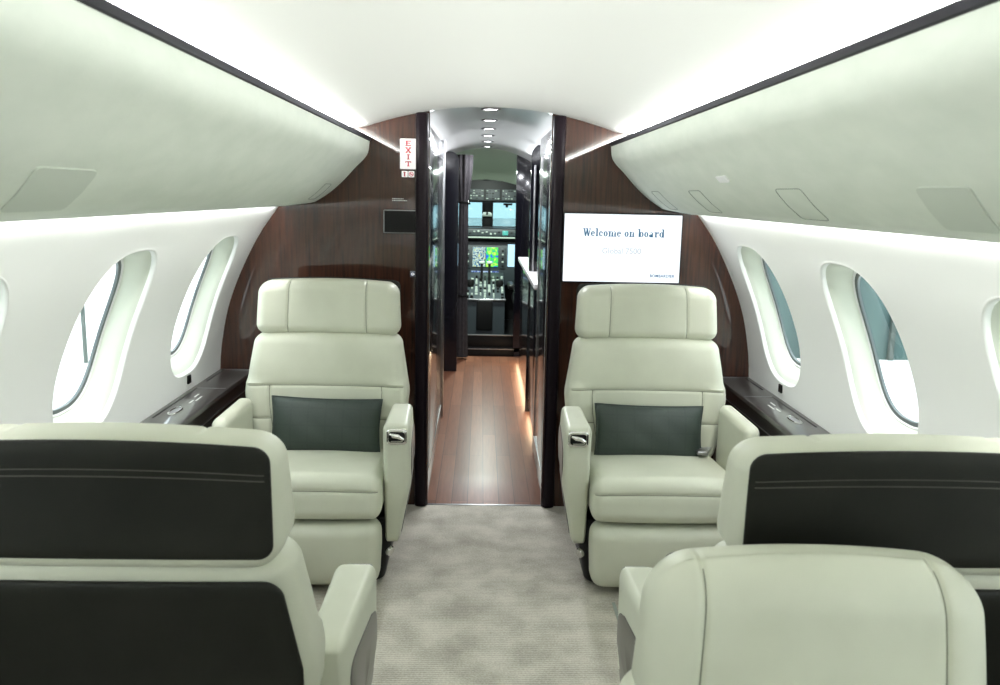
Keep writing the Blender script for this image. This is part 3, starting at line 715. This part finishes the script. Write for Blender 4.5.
# ================================================================ ON THE BULKHEAD
# television
tv = thing('television', (.606, 3.818, 1.083), 'lit flat television on the right bulkhead showing a welcome message', 'television')
mb = MB(); mb.rbox((.540, .026, .315), (.006, .004, .006), 3, .5, lambda p, q, n: (p[0], p[1] - .0135, p[2] + .1525)); mb.build('bezel', GLOSSBLACK, tv)
mb = MB(); mb.rbox((.528, .006, .303), (.002, .002, .002), 2, .5, lambda p, q, n: (p[0], p[1] - .0265, p[2] + .1525)); scr = mb.build('screen', TVSCREEN, tv)
def bodoni(txt, x0, z0, xh, mb, y):
    """thick-and-thin serif lettering built from stems, hairlines and bowls"""
    th, hl, up = xh * .33, xh * .12, xh * 1.55
    def rect(xa, za, xb, zb): mb.add([(xa, y, za), (xb, y, za), (xb, y, zb), (xa, y, zb)], [(0, 1, 2, 3)])
    def ring(cx, cz, rx, rz, a0=0, a1=2 * PI, n=28):
        rows = []
        for k in range(n + 1):
            a = lerp(a0, a1, k / n); c, s = math.cos(a), math.sin(a)
            rows.append([(cx + rx * c, y, cz + rz * s), (cx + (rx - th * .95) * c, y, cz + (rz - hl) * s)])
        mb.grid(rows)
    def stem(x, za, zb, top=True, bot=True):
        rect(x, za, x + th, zb)
        if bot: rect(x - th * .45, za, x + th * 1.45, za + hl)
        if top: rect(x - th * .6, zb - hl, x + th * .5, zb)
    def arch(xl, xr): 
        n = 14; rows = []
        for k in range(n + 1):
            a = PI - PI * k / n; c, s = math.cos(a), math.sin(a); cx = (xl + xr) / 2; rx = (xr - xl) / 2
            t = hl if k < n * .6 else hl + (th - hl) * (k - n * .6) / (n * .4)
            rows.append([(cx + rx * c, y, z0 + xh * .62 + xh * .38 * s), (cx + (rx - t) * c if k >= n * .6 else cx + rx * c, y, z0 + xh * .62 + (xh * .38 - hl) * s)])
        mb.grid(rows)
    x = x0
    for ch in txt:
        if ch == ' ': x += xh * .62
        elif ch == 'W':
            H = up * .97; w = xh * .62
            def diag(xa, za, xb, zb, t): mb.add([(xa, y, za), (xa + t, y, za), (xb + t, y, zb), (xb, y, zb)], [(0, 1, 2, 3)])
            diag(x + w * .62, z0, x + .1 * w, z0 + H, th); diag(x + w * .75, z0, x + w * 1.25, z0 + H, hl * 1.6)
            diag(x + w * 1.55, z0, x + w * 1.05, z0 + H, th); diag(x + w * 1.70, z0, x + w * 2.25, z0 + H, hl * 1.6)
            rect(x - .05 * w, z0 + H - hl, x + .8 * w, z0 + H); rect(x + .95 * w, z0 + H - hl, x + 1.65 * w, z0 + H); rect(x + 2.0 * w, z0 + H - hl, x + 2.55 * w, z0 + H); x += w * 2.65
        elif ch in 'eco':
            rx = xh * .43; ring(x + rx, z0 + xh / 2, rx, xh / 2, .15 if ch == 'c' else 0, 2 * PI - (.55 if ch != 'o' else 0))
            if ch == 'e': rect(x + th * .5, z0 + xh * .5, x + 2 * rx - .02 * xh, z0 + xh * .5 + hl)
            x += 2 * rx + xh * .12
        elif ch == 'l': stem(x + th * .4, z0, z0 + up); x += th * 2.1
        elif ch in 'nm':
            stem(x + th * .4, z0, z0 + xh); w = xh * .62; n = 1 if ch == 'n' else 2
            for k in range(n):
                xa = x + th * .4 + th + k * w * .95; arch(xa - hl, xa + w * .72 + th * .3); stem(xa + w * .72 - th * .7, z0, z0 + xh * .64, top=False)
            x += th * 1.9 + n * w * .95
        elif ch == 'b':
            stem(x + th * .4, z0, z0 + up, bot=False); ring(x + th * 1.0 + xh * .40, z0 + xh / 2, xh * .44, xh / 2); x += th + xh * .98
        elif ch == 'd':
            ring(x + xh * .43, z0 + xh / 2, xh * .44, xh / 2); stem(x + xh * .62, z0, z0 + up); x += xh * .62 + th * 2.0
        elif ch == 'a':
            stem(x + xh * .52, z0, z0 + xh * .7, top=False); arch(x + xh * .1, x + xh * .52 + th); ring(x + xh * .34, z0 + xh * .29, xh * .32, xh * .29); x += xh * .58 + th * 1.8
        elif ch == 'r':
            stem(x + th * .4, z0, z0 + xh); ring(x + th * 1.4 + xh * .22, z0 + xh * .72, xh * .26, xh * .27, PI * .35, PI); mb.lathe([(.0002, y), (th * .42, y)], (0, 0, 0), 1, 12)
            o = len(mb.v) - 24
            for q in range(o, o + 24): vx_, vy_, vz_ = mb.v[q]; mb.v[q] = (vx_ + x + th * 1.4 + xh * .40, y, vz_ + z0 + xh * .86)
            x += th * 1.6 + xh * .50
    return x
mb = MB(); xend = bodoni('Welcome on board', 0, 0, .0235, mb, -.0302)
wsc = .372 / xend
mb.v = [(x * wsc - .180, y, z + .205) for x, y, z in mb.v]
mb.build('lettering', TVNAVY, scr, fix=False)
text_mesh('Global 7500', .036, TVFAINT, 'lettering', (-.003, -.0304, .140), scr, depth=.0003, bold=.0007)
text_mesh('BOMBARDIER', .0185, TVNAVY, 'lettering', (.186, -.0304, .031), scr, depth=.0003, bold=.0005, squeeze=.92, spacing=1.1)
# exit sign with its two pictograms
ex = thing('exit_sign', (-.3585, 3.818, 1.567), 'white upright exit sign with red letters at the top of the left bulkhead', 'sign')
mb = MB(); mb.rbox((.074, .012, .132), (.004, .003, .004), 3, .5, lambda p, q, n: (p[0], p[1] - .006, p[2] + .065)); pl = mb.build('sign_plate', SIGNWHITE, ex)
mb = MB()
def letter(ch, cz, w=.026, h=.022, t=.0052):
    y = -.0128
    def bar(xa, za, xb, zb): mb.box(((xa + xb) / 2, y, cz + (za + zb) / 2), (abs(xb - xa), .0012, abs(zb - za)))
    if ch == 'E':
        bar(-w / 2 + .004, -h / 2, -w / 2 + .004 + t, h / 2)
        for z in (-h / 2, -t / 4, h / 2 - t * .7): bar(-w / 2, z, w / 2 - (.004 if abs(z) < .005 else 0), z + t * .7)
    if ch == 'X':
        for s in (-1, 1):
            mb.add([(-w / 2, y - .0006, cz - s * h / 2), (-w / 2 + t * 1.3, y - .0006, cz - s * h / 2), (w / 2, y - .0006, cz + s * h / 2), (w / 2 - t * 1.3, y - .0006, cz + s * h / 2)], [(0, 1, 2, 3)])
        for s in (-1, 1):
            for q in (-1, 1): bar(q * w / 2 - q * .010, s * h / 2 - .0012, q * w / 2, s * h / 2 + .0012)
    if ch == 'I':
        bar(-t / 2, -h / 2, t / 2, h / 2); bar(-w * .25, h / 2 - t * .6, w * .25, h / 2); bar(-w * .25, -h / 2, w * .25, -h / 2 + t * .6)
    if ch == 'T':
        bar(-t / 2, -h / 2, t / 2, h / 2); bar(-w / 2, h / 2 - t * .7, w / 2, h / 2); bar(-w * .22, -h / 2, w * .22, -h / 2 + t * .6)
        bar(-w / 2, h / 2 - t * 1.4, -w / 2 + .003, h / 2); bar(w / 2 - .003, h / 2 - t * 1.4, w / 2, h / 2)
for ch, z in zip('EXIT', (.111, .081, .052, .022)): letter(ch, z)
mb.build('lettering', REDINK, pl, fix=False)
for x, nm, lab in ((-.375, 'seat_belt', 'small white pictogram plate below the exit sign, the left one'), (-.3455, 'no_smoking', 'small white pictogram plate below the exit sign, with a red circle')):
    p = thing('pictogram_plate', (x, 3.818, 1.531), lab, 'sign', 'pictograms below the exit sign')
    mb = MB(); mb.rbox((.0265, .008, .027), (.003, .002, .003), 3, .5, lambda q, r, n: (q[0], q[1] - .004, q[2] + .0135)); pp = mb.build('plate', SIGNWHITE, p)
    mb = MB()
    if nm == 'seat_belt':
        mb.box((0, -.0085, .013), (.0045, .001, .018)); mb.box((0, -.0085, .021), (.011, .001, .003)); mb.box((0, -.0085, .005), (.009, .001, .003)); mb.box((.001, -.0085, .0135), (.010, .001, .0025))
    else:
        mb.tube([(.009 * math.cos(k), -.0085, .0135 + .009 * math.sin(k)) for k in np.linspace(0, 2 * PI, 24, endpoint=False)], .0013, 5, 0, True)
        mb.tube([(-.0062, -.0085, .0197), (.0062, -.0085, .0073)], .0013, 5); mb.box((0, -.0085, .0135), (.011, .001, .0028))
    mb.build('pictogram', REDINK, pp)
cp = MB()
for z, x0, x1 in ((.008, -.035, .012), (.0, -.035, .033)):
    x = x0
    random.seed(int(z * 1e4) + 3)
    while x < x1:
        w = random.uniform(.004, .009); cp.box((x + w / 2, -.0015, z), (w, .002, .0042)); x += w + .0016
cpo = cp.build('wall_lettering', GREYMARK); cpo.location = (-.396, 3.818, 1.428); tag(cpo, 'two tiny lines of pale lettering on the left bulkhead', 'lettering')
ws = thing('wall_screen', (-.394, 3.818, 1.283), 'small black rectangular screen in a thin metal frame on the left bulkhead', 'screen')
mb = MB(); mb.rbox((.150, .010, .104), (.003, .003, .003), 3, .5, lambda p, q, n: (p[0], p[1] - .005, p[2] + .052)); mb.build('frame', STEEL, ws)
mb = MB(); mb.rbox((.142, .004, .096), (.002, .0015, .002), 2, .5, lambda p, q, n: (p[0], p[1] - .0095, p[2] + .052)); mb.build('screen', BLACK, ws)
sw = thing('wall_switch', (-.338, 3.818, 1.087), 'tiny square blue-and-white button beside the corridor opening', 'switch')
mb = MB(); mb.rbox((.024, .008, .027), (.002, .002, .002), 2, .5, lambda p, q, n: (p[0], p[1] - .004, p[2] + .0135)); sp = mb.build('switch_plate', STEEL, sw)
mb = MB(); mb.rbox((.020, .004, .023), (.0015, .0015, .0015), 2, .5, lambda p, q, n: (p[0], p[1] - .0075, p[2] + .0135)); mb.build('switch_face', NAVYPLATE, sp)
mb = MB(); mb.tube([(.0055 * math.cos(k), -.0102, .0135 + .0055 * math.sin(k)) for k in np.linspace(0, 2 * PI, 20, endpoint=False)], .0013, 5, 0, True); mb.lathe([(.0003, -.0102), (.0022, -.0102)], (0, 0, .0135), 1, 12); mb.box((.006, -.0102, .0135), (.006, .001, .003)); mb.build('switch_symbol', SIGNWHITE, sp)

# ================================================================ CORRIDOR
CY0, CY1 = 3.85, 7.60
def cor_z(x): return 1.868 - .16 * (x / .45) ** 2 * .9
mb = MB(); xs = np.linspace(-.46, .46, 25)
mb.grid([[(XC + x, y, cor_z(x)) for x in xs] for y in (3.83, CY1)])
struct(mb, 'ceiling_corridor', CEIL2, 'pale arched corridor ceiling with a row of downlights', 'ceiling', fix=False)
for sg, side in ((-1, 'left'), (1, 'right')):
    mb = MB(); mb.box((XC + sg * .47, (CY0 + CY1) / 2, .92), (.03, CY1 - CY0, 1.9))
    struct(mb, 'wall_corridor_' + side, EBONY, 'dark glossy %s wall of the corridor' % side, 'wall')
# glossy tall doors just inside the opening
def door(n, x, y0, y1, z1, label, sg, y_strip=None):
    mb = MB(); mb.rbox((.03, y1 - y0, z1 - .01), (.004, .004, .004), 2, 3, lambda p, q, m: (p[0] + x, p[1] + (y0 + y1) / 2, p[2] + z1 / 2 + .004))
    d = struct(mb, 'door_%d' % n, EBONY, label, 'door')
    m2 = MB(); xf = x - sg * .0155
    pts = [(xf, y0 + .12, .12), (xf, y1 - .12, .12), (xf, y1 - .12, z1 - .10), (xf, y0 + .12, z1 - .10)]
    m2.tube(pts, .002, 5, 0, True); m2.build('inlay_line', STEEL, d)
    return d
door(1, XC - .292, 3.87, 5.40, 1.77, 'tall glossy black door lining the left of the corridor', -1)
door(2, XC + .296, 3.87, 4.72, 1.77, 'tall glossy black door lining the right of the corridor', 1)
# steel edge strip and rounded end panels
mb = MB(); mb.rbox((.035, .03, 1.79), (.008, .008, .004), 3, 3, lambda p, q, n: (p[0] + XC - .287, p[1] + 5.43, p[2] + .90)); struct(mb, 'trim_6', STEEL, 'tall brushed steel edge at the far end of the left corridor door', 'trim')
def end_panel(n, x, w, y, z1, label, steel=False):
    mb = MB()
    pts = [(x - w / 2, .0), (x + w / 2, .0)]; rr = w * .55
    for k in range(9):
        a = PI / 2 * k / 8; pts.append((x + w / 2 - rr + rr * math.cos(a), z1 - rr + rr * math.sin(a)))
    pts.append((x - w / 2, z1))
    if x > 0: pts = [(2 * x - p[0], p[1]) for p in pts][::-1]
    mb.prism([(z, xx) for xx, z in pts], 1, y, y + .04)
    o = struct(mb, 'trim_%d' % n, EBONY, label, 'trim', 30)
    return o
end_panel(7, -.285, .13, 6.9, 1.80, 'dark round-topped end panel on the left before the cockpit')
end_panel(8, .365, .15, 5.6, 1.80, 'dark round-topped end panel on the right above the galley counter')
mb = MB(); mb.box((.315, 5.59, 1.30), (.014, .02, .72), r=.003); struct(mb, 'trim_9', STEEL, 'slim silver strip on the right end panel', 'trim')
# galley counter
gc = thing('galley_counter', (.37, 5.85, 0), 'pale counter edge jutting from the right of the corridor over a dark cabinet', 'counter')
mb = MB(); mb.box((.005, 0, .50), (.15, 2.1, .86)); mb.box((.02, 0, .035), (.11, 2.1, .07)); mb.build('cabinet_body', EBONY, gc)
mb = MB(); mb.box((-.006, 0, .948), (.176, 2.14, .034), r=.006); mb.build('countertop', COUNTER, gc)
mb = MB(); mb.box((.0, 0.0, .0), (.01, 2.3, .012)); led = mb.build('light_strip', LED, gc); led.location = (-.037, .3, .058)
# downlights
for i, y in enumerate(DOWN_Y):
    nth = ['nearest the cabin', 'second from the cabin', 'third from the cabin', 'fourth from the cabin', 'fifth from the cabin', 'nearest the cockpit'][i]
    z = cor_z(0)
    o = thing('downlight', (XC, y, z), 'small bright recessed ceiling light over the corridor, %s' % nth, 'light', 'corridor downlights')
    mb = MB(); mb.lathe([(.046, .0), (.048, -.004), (.038, -.007), (.032, -.004)], (0, 0, 0), 2, 24); mb.build('light_trim', STEEL, o)
    mb = MB(); mb.lathe([(.0005, -.005), (.033, -.0045)], (0, 0, 0), 2, 24); mb.build('light_lens', LAMP, o)
# gathered curtain on the left of the cockpit door
mb = MB(); ring = []
for z, r in ((1.80, .070), (1.74, .072), (1.60, .062), (1.50, .050), (1.42, .040), (1.395, .036), (1.37, .038), (1.0, .040), (.60, .041), (.575, .037), (.55, .042), (.02, .050)):
    ring.append([((XC - .195) + r * (1 + .12 * math.cos(9 * a)) * math.cos(a), 7.45 + r * .8 * (1 + .12 * math.cos(9 * a)) * math.sin(a), z) for a in np.linspace(0, 2 * PI, 54, endpoint=False)])
mb.grid(ring, 0, False, True)
cu = thing('curtain', (XC - .195, 7.45, 0), 'gathered dark grey curtain tied at the left of the cockpit doorway', 'curtain')
c2 = mb.build('curtain_cloth', CURTAIN, cu, 60); c2.location = -Vector(cu.location)
for z in (1.395, .575):
    mb = MB(); mb.tube([(XC - .195 + .042 * math.cos(a), 7.45 + .034 * math.sin(a), z) for a in np.linspace(0, 2 * PI, 24, endpoint=False)], .009, 6, 0, True)
    c3 = mb.build('curtain_tie', BLACK, cu); c3.location = -Vector(cu.location)

# ================================================================ COCKPIT
# partition with its doorway
for sg, side, n, xi in ((-1, 'left', 1, .27), (1, 'right', 2, .27)):
    mb = MB(); mb.box((XC + sg * (xi + .35), 7.63, .92), (.70, .06, 1.90)); struct(mb, 'wall_cockpit_' + side, EBONY, 'dark cockpit partition %s of the doorway' % side, 'wall')
mb = MB(); mb.box((XC, 7.62, .035), (.56, .05, .07)); mb.box((XC, 7.66, .13), (.56, .06, .12)); mb.box((XC, 7.596, .066), (.56, .01, .008), 1); mb.box((XC, 7.63, .19), (.56, .02, .008), 1)
struct(mb, 'trim_10', [BLACK, STEEL], 'black raised sill with metal edges at the cockpit doorway', 'trim')
# shell: floor, side walls, curved lining and nose
mb = MB(); mb.box((XC, 8.75, .06), (2.0, 2.3, .04)); struct(mb, 'floor_cockpit', BLACK, 'black cockpit floor', 'floor')
mb = MB(); rows = []
for y, top, hw in ((7.57, 1.88, .98), (7.75, 1.835, .95), (8.2, 1.80, .92), (8.75, 1.72, .86), (9.05, 1.60, .80)):
    rows.append([(XC + hw * math.sin(a), y, 1.05 + (top - 1.05) * math.cos(a)) for a in np.linspace(-PI / 2, PI / 2, 33)])
mb.grid(rows); struct(mb, 'ceiling_cockpit', COCKCEIL, 'pale green arched lining over the cockpit', 'ceiling', 60, fix=False)
for sg, side in ((-1, 'left'), (1, 'right')):
    mb = MB(); mb.box((XC + sg * .93, 8.65, .55), (.04, 2.1, 1.05)); struct(mb, 'wall_nose_' + side, BLACK, 'black %s side wall of the cockpit' % side, 'wall')
# windshield frame (one plate with two openings) and panes
YW = 9.45
def wp(mb, xa, xb, za, zb, m=0): mb.box((XC + (xa + xb) / 2, YW, (za + zb) / 2), (xb - xa, .05, zb - za), m)
mb = MB(); wp(mb, -1.0, 1.0, .06, 1.115); wp(mb, -1.0, 1.0, 1.385, 1.80); wp(mb, -.025, .085, 1.115, 1.385); wp(mb, -1.0, -.62, 1.115, 1.385); wp(mb, .68, 1.0, 1.115, 1.385)
struct(mb, 'wall_nose', BLACK, 'black nose wall framing the two windshields', 'wall')
for n, xa, xb, side in ((wn + 1, -.62, -.025, 'left'), (wn + 2, .085, .68, 'right')):
    mb = MB(); za, zb = 1.115, 1.385; t = .012
    mb.box((XC + (xa + xb) / 2, YW - .03, za), (xb - xa, .02, t)); mb.box((XC + (xa + xb) / 2, YW - .03, zb), (xb - xa, .02, t))
    mb.box((XC + xa, YW - .03, (za + zb) / 2), (t, .02, zb - za)); mb.box((XC + xb, YW - .03, (za + zb) / 2), (t, .02, zb - za))
    w = struct(mb, 'window_%d' % n, BLACK, '%s cockpit windshield, bright blue-white beyond the doorway' % side, 'window')
    mb = MB(); mb.box((XC + (xa + xb) / 2, YW + .0, (za + zb) / 2), (xb - xa + .01, .008, zb - za + .01)); mb.build('pane', WINDSHIELD, w)
    for k in (-.13, .14):
        q = MB(); cx = XC + (xa + xb) / 2 + k * (1 if side == 'right' else .8)
        q.box((cx, YW - .06, 1.365), (.10, .02, .022), r=.004); q.box((cx - .01, YW - .06, 1.345), (.03, .02, .03), r=.004); q.build('visor_clip', BLACK, w)
# compass on the centre post
cmp_ = thing('standby_compass', (.03, 9.38, 1.24), 'pale standby compass on the post between the windshields', 'compass')
mb = MB(); mb.rbox((.11, .05, .05), (.022, .02, .022), 4, .1, lambda p, q, n: (p[0], p[1], p[2] + .02 - abs(p[0]) * .3)); mb.build('compass_body', COCKLIGHT, cmp_)
mb = MB(); mb.box((0, -.026, .022), (.022, .01, .03), r=.003); mb.build('compass_face', BLACK, cmp_)
# overhead switch panel
op = thing('overhead_console', (XC + .01, 9.0, 1.40), 'black overhead switch panel arched above the cockpit windshields', 'panel')
mb = MB(); pts = [(-.62, -.0), (.62, -.0)] + [(.62 * math.cos(a), .135 + .105 * math.sin(a) ** .8) for a in np.linspace(.02, PI - .02, 25)]
mb.prism([(z, x) for x, z in pts], 1, 0.0, .12); pb = mb.build('panel_housing', BLACK, op, 30)
mb = MB(); mb.box((0, .02, .255), (.07, .05, .09), r=.008); mb.build('camera_housing', BLACK, op)
random.seed(4)
for k, xa in enumerate((-.44, -.27, -.10, .07, .24, .40)):
    mb = MB(); w = .15
    mb.rbox((w, .012, .115), (.004, .003, .004), 2, .2, lambda p, q, n: (p[0] + xa, p[1] - .004, p[2] + .065), 0)
    for i in range(5):
        for j in range(4):
            if random.random() < .75: mb.box((xa - w * .4 + i * w * .2, -.014, .025 + j * .027), (random.choice((.012, .018, .022)), .01, random.choice((.008, .012))), random.choice((1, 1, 2)))
    mb.build('switch_panel', [COCKGREY, COCKLIGHT, BLACK], op)
# glareshield and instrument panel
ip = thing('instrument_panel', (XC, 9.1, .60), 'cockpit instrument panel with bright flight display and green map display', 'panel')
mb = MB(); mb.rbox((1.5, .34, .09), (.03, .03, .025), 3, .2, lambda p, q, n: (p[0], p[1] + .10, p[2] + .468)); mb.build('glareshield', BLACK, ip)
mb = MB(); mb.box((0, -.085, .415), (1.4, .03, .016), r=.004); mb.build('light_ledge', COCKLIGHT, ip)
mb = MB(); random.seed(9)
mb.box((0, -.075, .468), (1.3, .02, .07), 0)
for i in range(26):
    mb.box((-.55 + i * .044, -.089, .468 + random.uniform(-.015, .015)), (.02, .012, random.choice((.012, .02))), random.choice((1, 1, 2)))
mb.build('guidance_panel', [COCKGREY, COCKLIGHT, BLACK], ip)
mb = MB(); mb.box((.22, -.09, .466), (.06, .01, .045)); mb.build('small_display', GREENDOT, ip)
mb = MB(); mb.box((0, .05, .13), (1.5, .06, .46)); mb.build('panel_face', COCKGREY, ip)
for x0, x1, m, nm in ((-.125, .012, PFDSCREEN, 'flight_display'), (.018, .150, MAPSCREEN, 'map_display')):
    mb = MB(); mb.box(((x0 + x1) / 2, .012, .20), (x1 - x0, .02, .21), r=.004); mb.build(nm, m, ip)
mb = MB(); mb.box((.01, .008, -.015), (.30, .02, .13), r=.004); mb.build('lower_display', BLUESCREEN, ip)
for x in (-.28, .33):
    mb = MB(); mb.box((x, .012, .22), (.15, .02, .24), r=.004); mb.build('side_display', SIDESCREEN, ip)
for x in (-.175, .20):
    mb = MB(); mb.box((x, .012, .19), (.06, .02, .22), 0)
    for j in range(5): mb.box((x, -.001, .11 + j * .04), (.022, .012, .018), 1 if j % 2 else 2, r=.003)
    mb.build('control_column', [COCKGREY, COCKLIGHT, BLACK], ip)
# centre pedestal
pd = thing('centre_pedestal', (XC + .01, 8.62, .08), 'cockpit centre pedestal with throttle levers, knobs and switches', 'pedestal')
mb = MB()
mb.prism([(-.30, 0), (-.30, .36), (.42, .56), (.42, 0)], 0, -.20, .20); mb.build('pedestal_body', COCKGREY, pd, 30)
random.seed(12)
def top(y): return .36 + (y + .30) * .2778
for i in range(9):
    for j in range(8):
        y = -.27 + j * .075; x = -.175 + i * .044
        if random.random() < .8:
            mb = MB(); mb.box((x, y, top(y) + .008), (random.choice((.016, .022, .028)), .03, random.choice((.018, .03, .04))), 0, r=.003); mb.build('switch', random.choice((COCKLIGHT, COCKLIGHT, BLACK)), pd)
for x in (-.035, .045):
    mb = MB(); mb.box((x, .12, top(.12) + .10), (.026, .03, .22), 0, r=.004); mb.box((x, .11, top(.12) + .215), (.06, .04, .028), 1, r=.008); mb.build('throttle_lever', [BLACK, COCKLIGHT], pd)
for x in (-.15, .15):
    mb = MB(); mb.lathe([(.001, .075), (.035, .07), (.045, .04), (.03, .0)], (x, .02, top(.02)), 2, 16); mb.build('control_knob', BLACK, pd)
mb = MB(); mb.box((0, -.31, .20), (.16, .03, .30), r=.01); mb.build('pedestal_door', BLACK, pd)
mb = MB(); mb.box((0, -.30, .352), (.42, .03, .02), r=.004); mb.build('pedestal_edge', STEEL, pd)
# pilot seats
def pilot_seat(x, label):
    t = thing('pilot_seat', (x, 8.35, .08), label, 'seat', 'pilot seats')
    s = 1 if x > 0 else -1
    mb = MB(); mb.rbox((.40, .42, .30), (.04, .04, .03), 3, .2, lambda p, q, n: (p[0], p[1] + .02, p[2] + .15)); mb.build('seat_base', BLACK, t)
    mb = MB(); mb.rbox((.46, .48, .12), (.05, .05, .05), 4, .1, lambda p, q, n: (p[0], p[1] + .02, p[2] + .36)); mb.build('seat_cushion', DARK, t)
    mb = MB(); mb.rbox((.40, .10, .56), (.04, .04, .06), 4, .1, lambda p, q, n: (p[0] * (1 - .15 * (p[2] + .28) / .56), p[1] - .20 - .05 * (p[2] + .28), p[2] + .66)); mb.build('backrest', DARK, t)
    mb = MB(); mb.rbox((.028, .12, .46), (.012, .03, .05), 3, .1, lambda p, q, n: (p[0] - s * (.198 - .02 * (p[2] + .23) / .46), p[1] - .20 - .05 * (p[2] + .28), p[2] + .62)); mb.build('side_bolster', COUNTER, t)
    mb = MB(); mb.rbox((.26, .08, .16), (.03, .03, .03), 4, .1, lambda p, q, n: (p[0], p[1] - .24, p[2] + 1.02)); mb.build('headrest', DARK, t)
    mb = MB(); mb.rbox((.06, .34, .05), (.02, .03, .02), 3, .1, lambda p, q, n: (p[0] - s * .25, p[1] - .02, p[2] + .50)); mb.build('armrest', BLACK, t)
pilot_seat(XC - .50, 'dark left pilot seat with a pale side edge, beyond the curtain')
pilot_seat(XC + .515, 'dark right pilot seat with a pale side edge, right of the pedestal')

# ================================================================ OUTSIDE
mb = MB(); mb.add([(-150, -150, -2.5), (150, -150, -2.5), (150, 150, -2.5), (-150, 150, -2.5)], [(0, 1, 2, 3)])
struct(mb, 'ground', CONCRETE, 'bright pale concrete apron outside the windows', 'ground', fix=False)
hg = thing('hangar', (30, 24, -2.5), 'teal-clad hangar seen through the right windows', 'building')
mb = MB(); mb.prism([(-24, -3), (24, -3), (24, 6), (-24, 6)], 2, 0, 12); mb.build('hangar_wall', TEAL, hg, 30)
mb = MB(); mb.prism([(0, -25), (0, 25), (1.6, 0)], 1, -3.4, 6.4)
rf = MB()
rf.prism([(12.0, -24.6), (12.0, 24.6), (15, 0)], 1, -3.4, 6.4); rf.build('hangar_roof', PALE, hg, 30)
mb = MB()
for k in range(24): mb.box((-23.5 + k * 2.0, -3.06, 6), (.12, .12, 12))
mb.build('cladding_rib', PALE, hg)
gt = thing('light_gantry', (-9.0, 19.0, -2.5), 'grey steel gantry seen through the second left window', 'gantry')
mb = MB(); mb.tube([(0, 0, 0), (0, 0, 9)], .05, 10); mb.build('mast', PALE, gt)
mb = MB(); mb.tube([(-2.2, 0, 2.35), (1.8, 0, 2.75)], .10, 8); mb.build('cross_beam', PALE, gt)
mb = MB(); mb.box((.9, 0, 3.8), (.9, .4, .5), r=.05); mb.build('floodlight', PALE, gt)
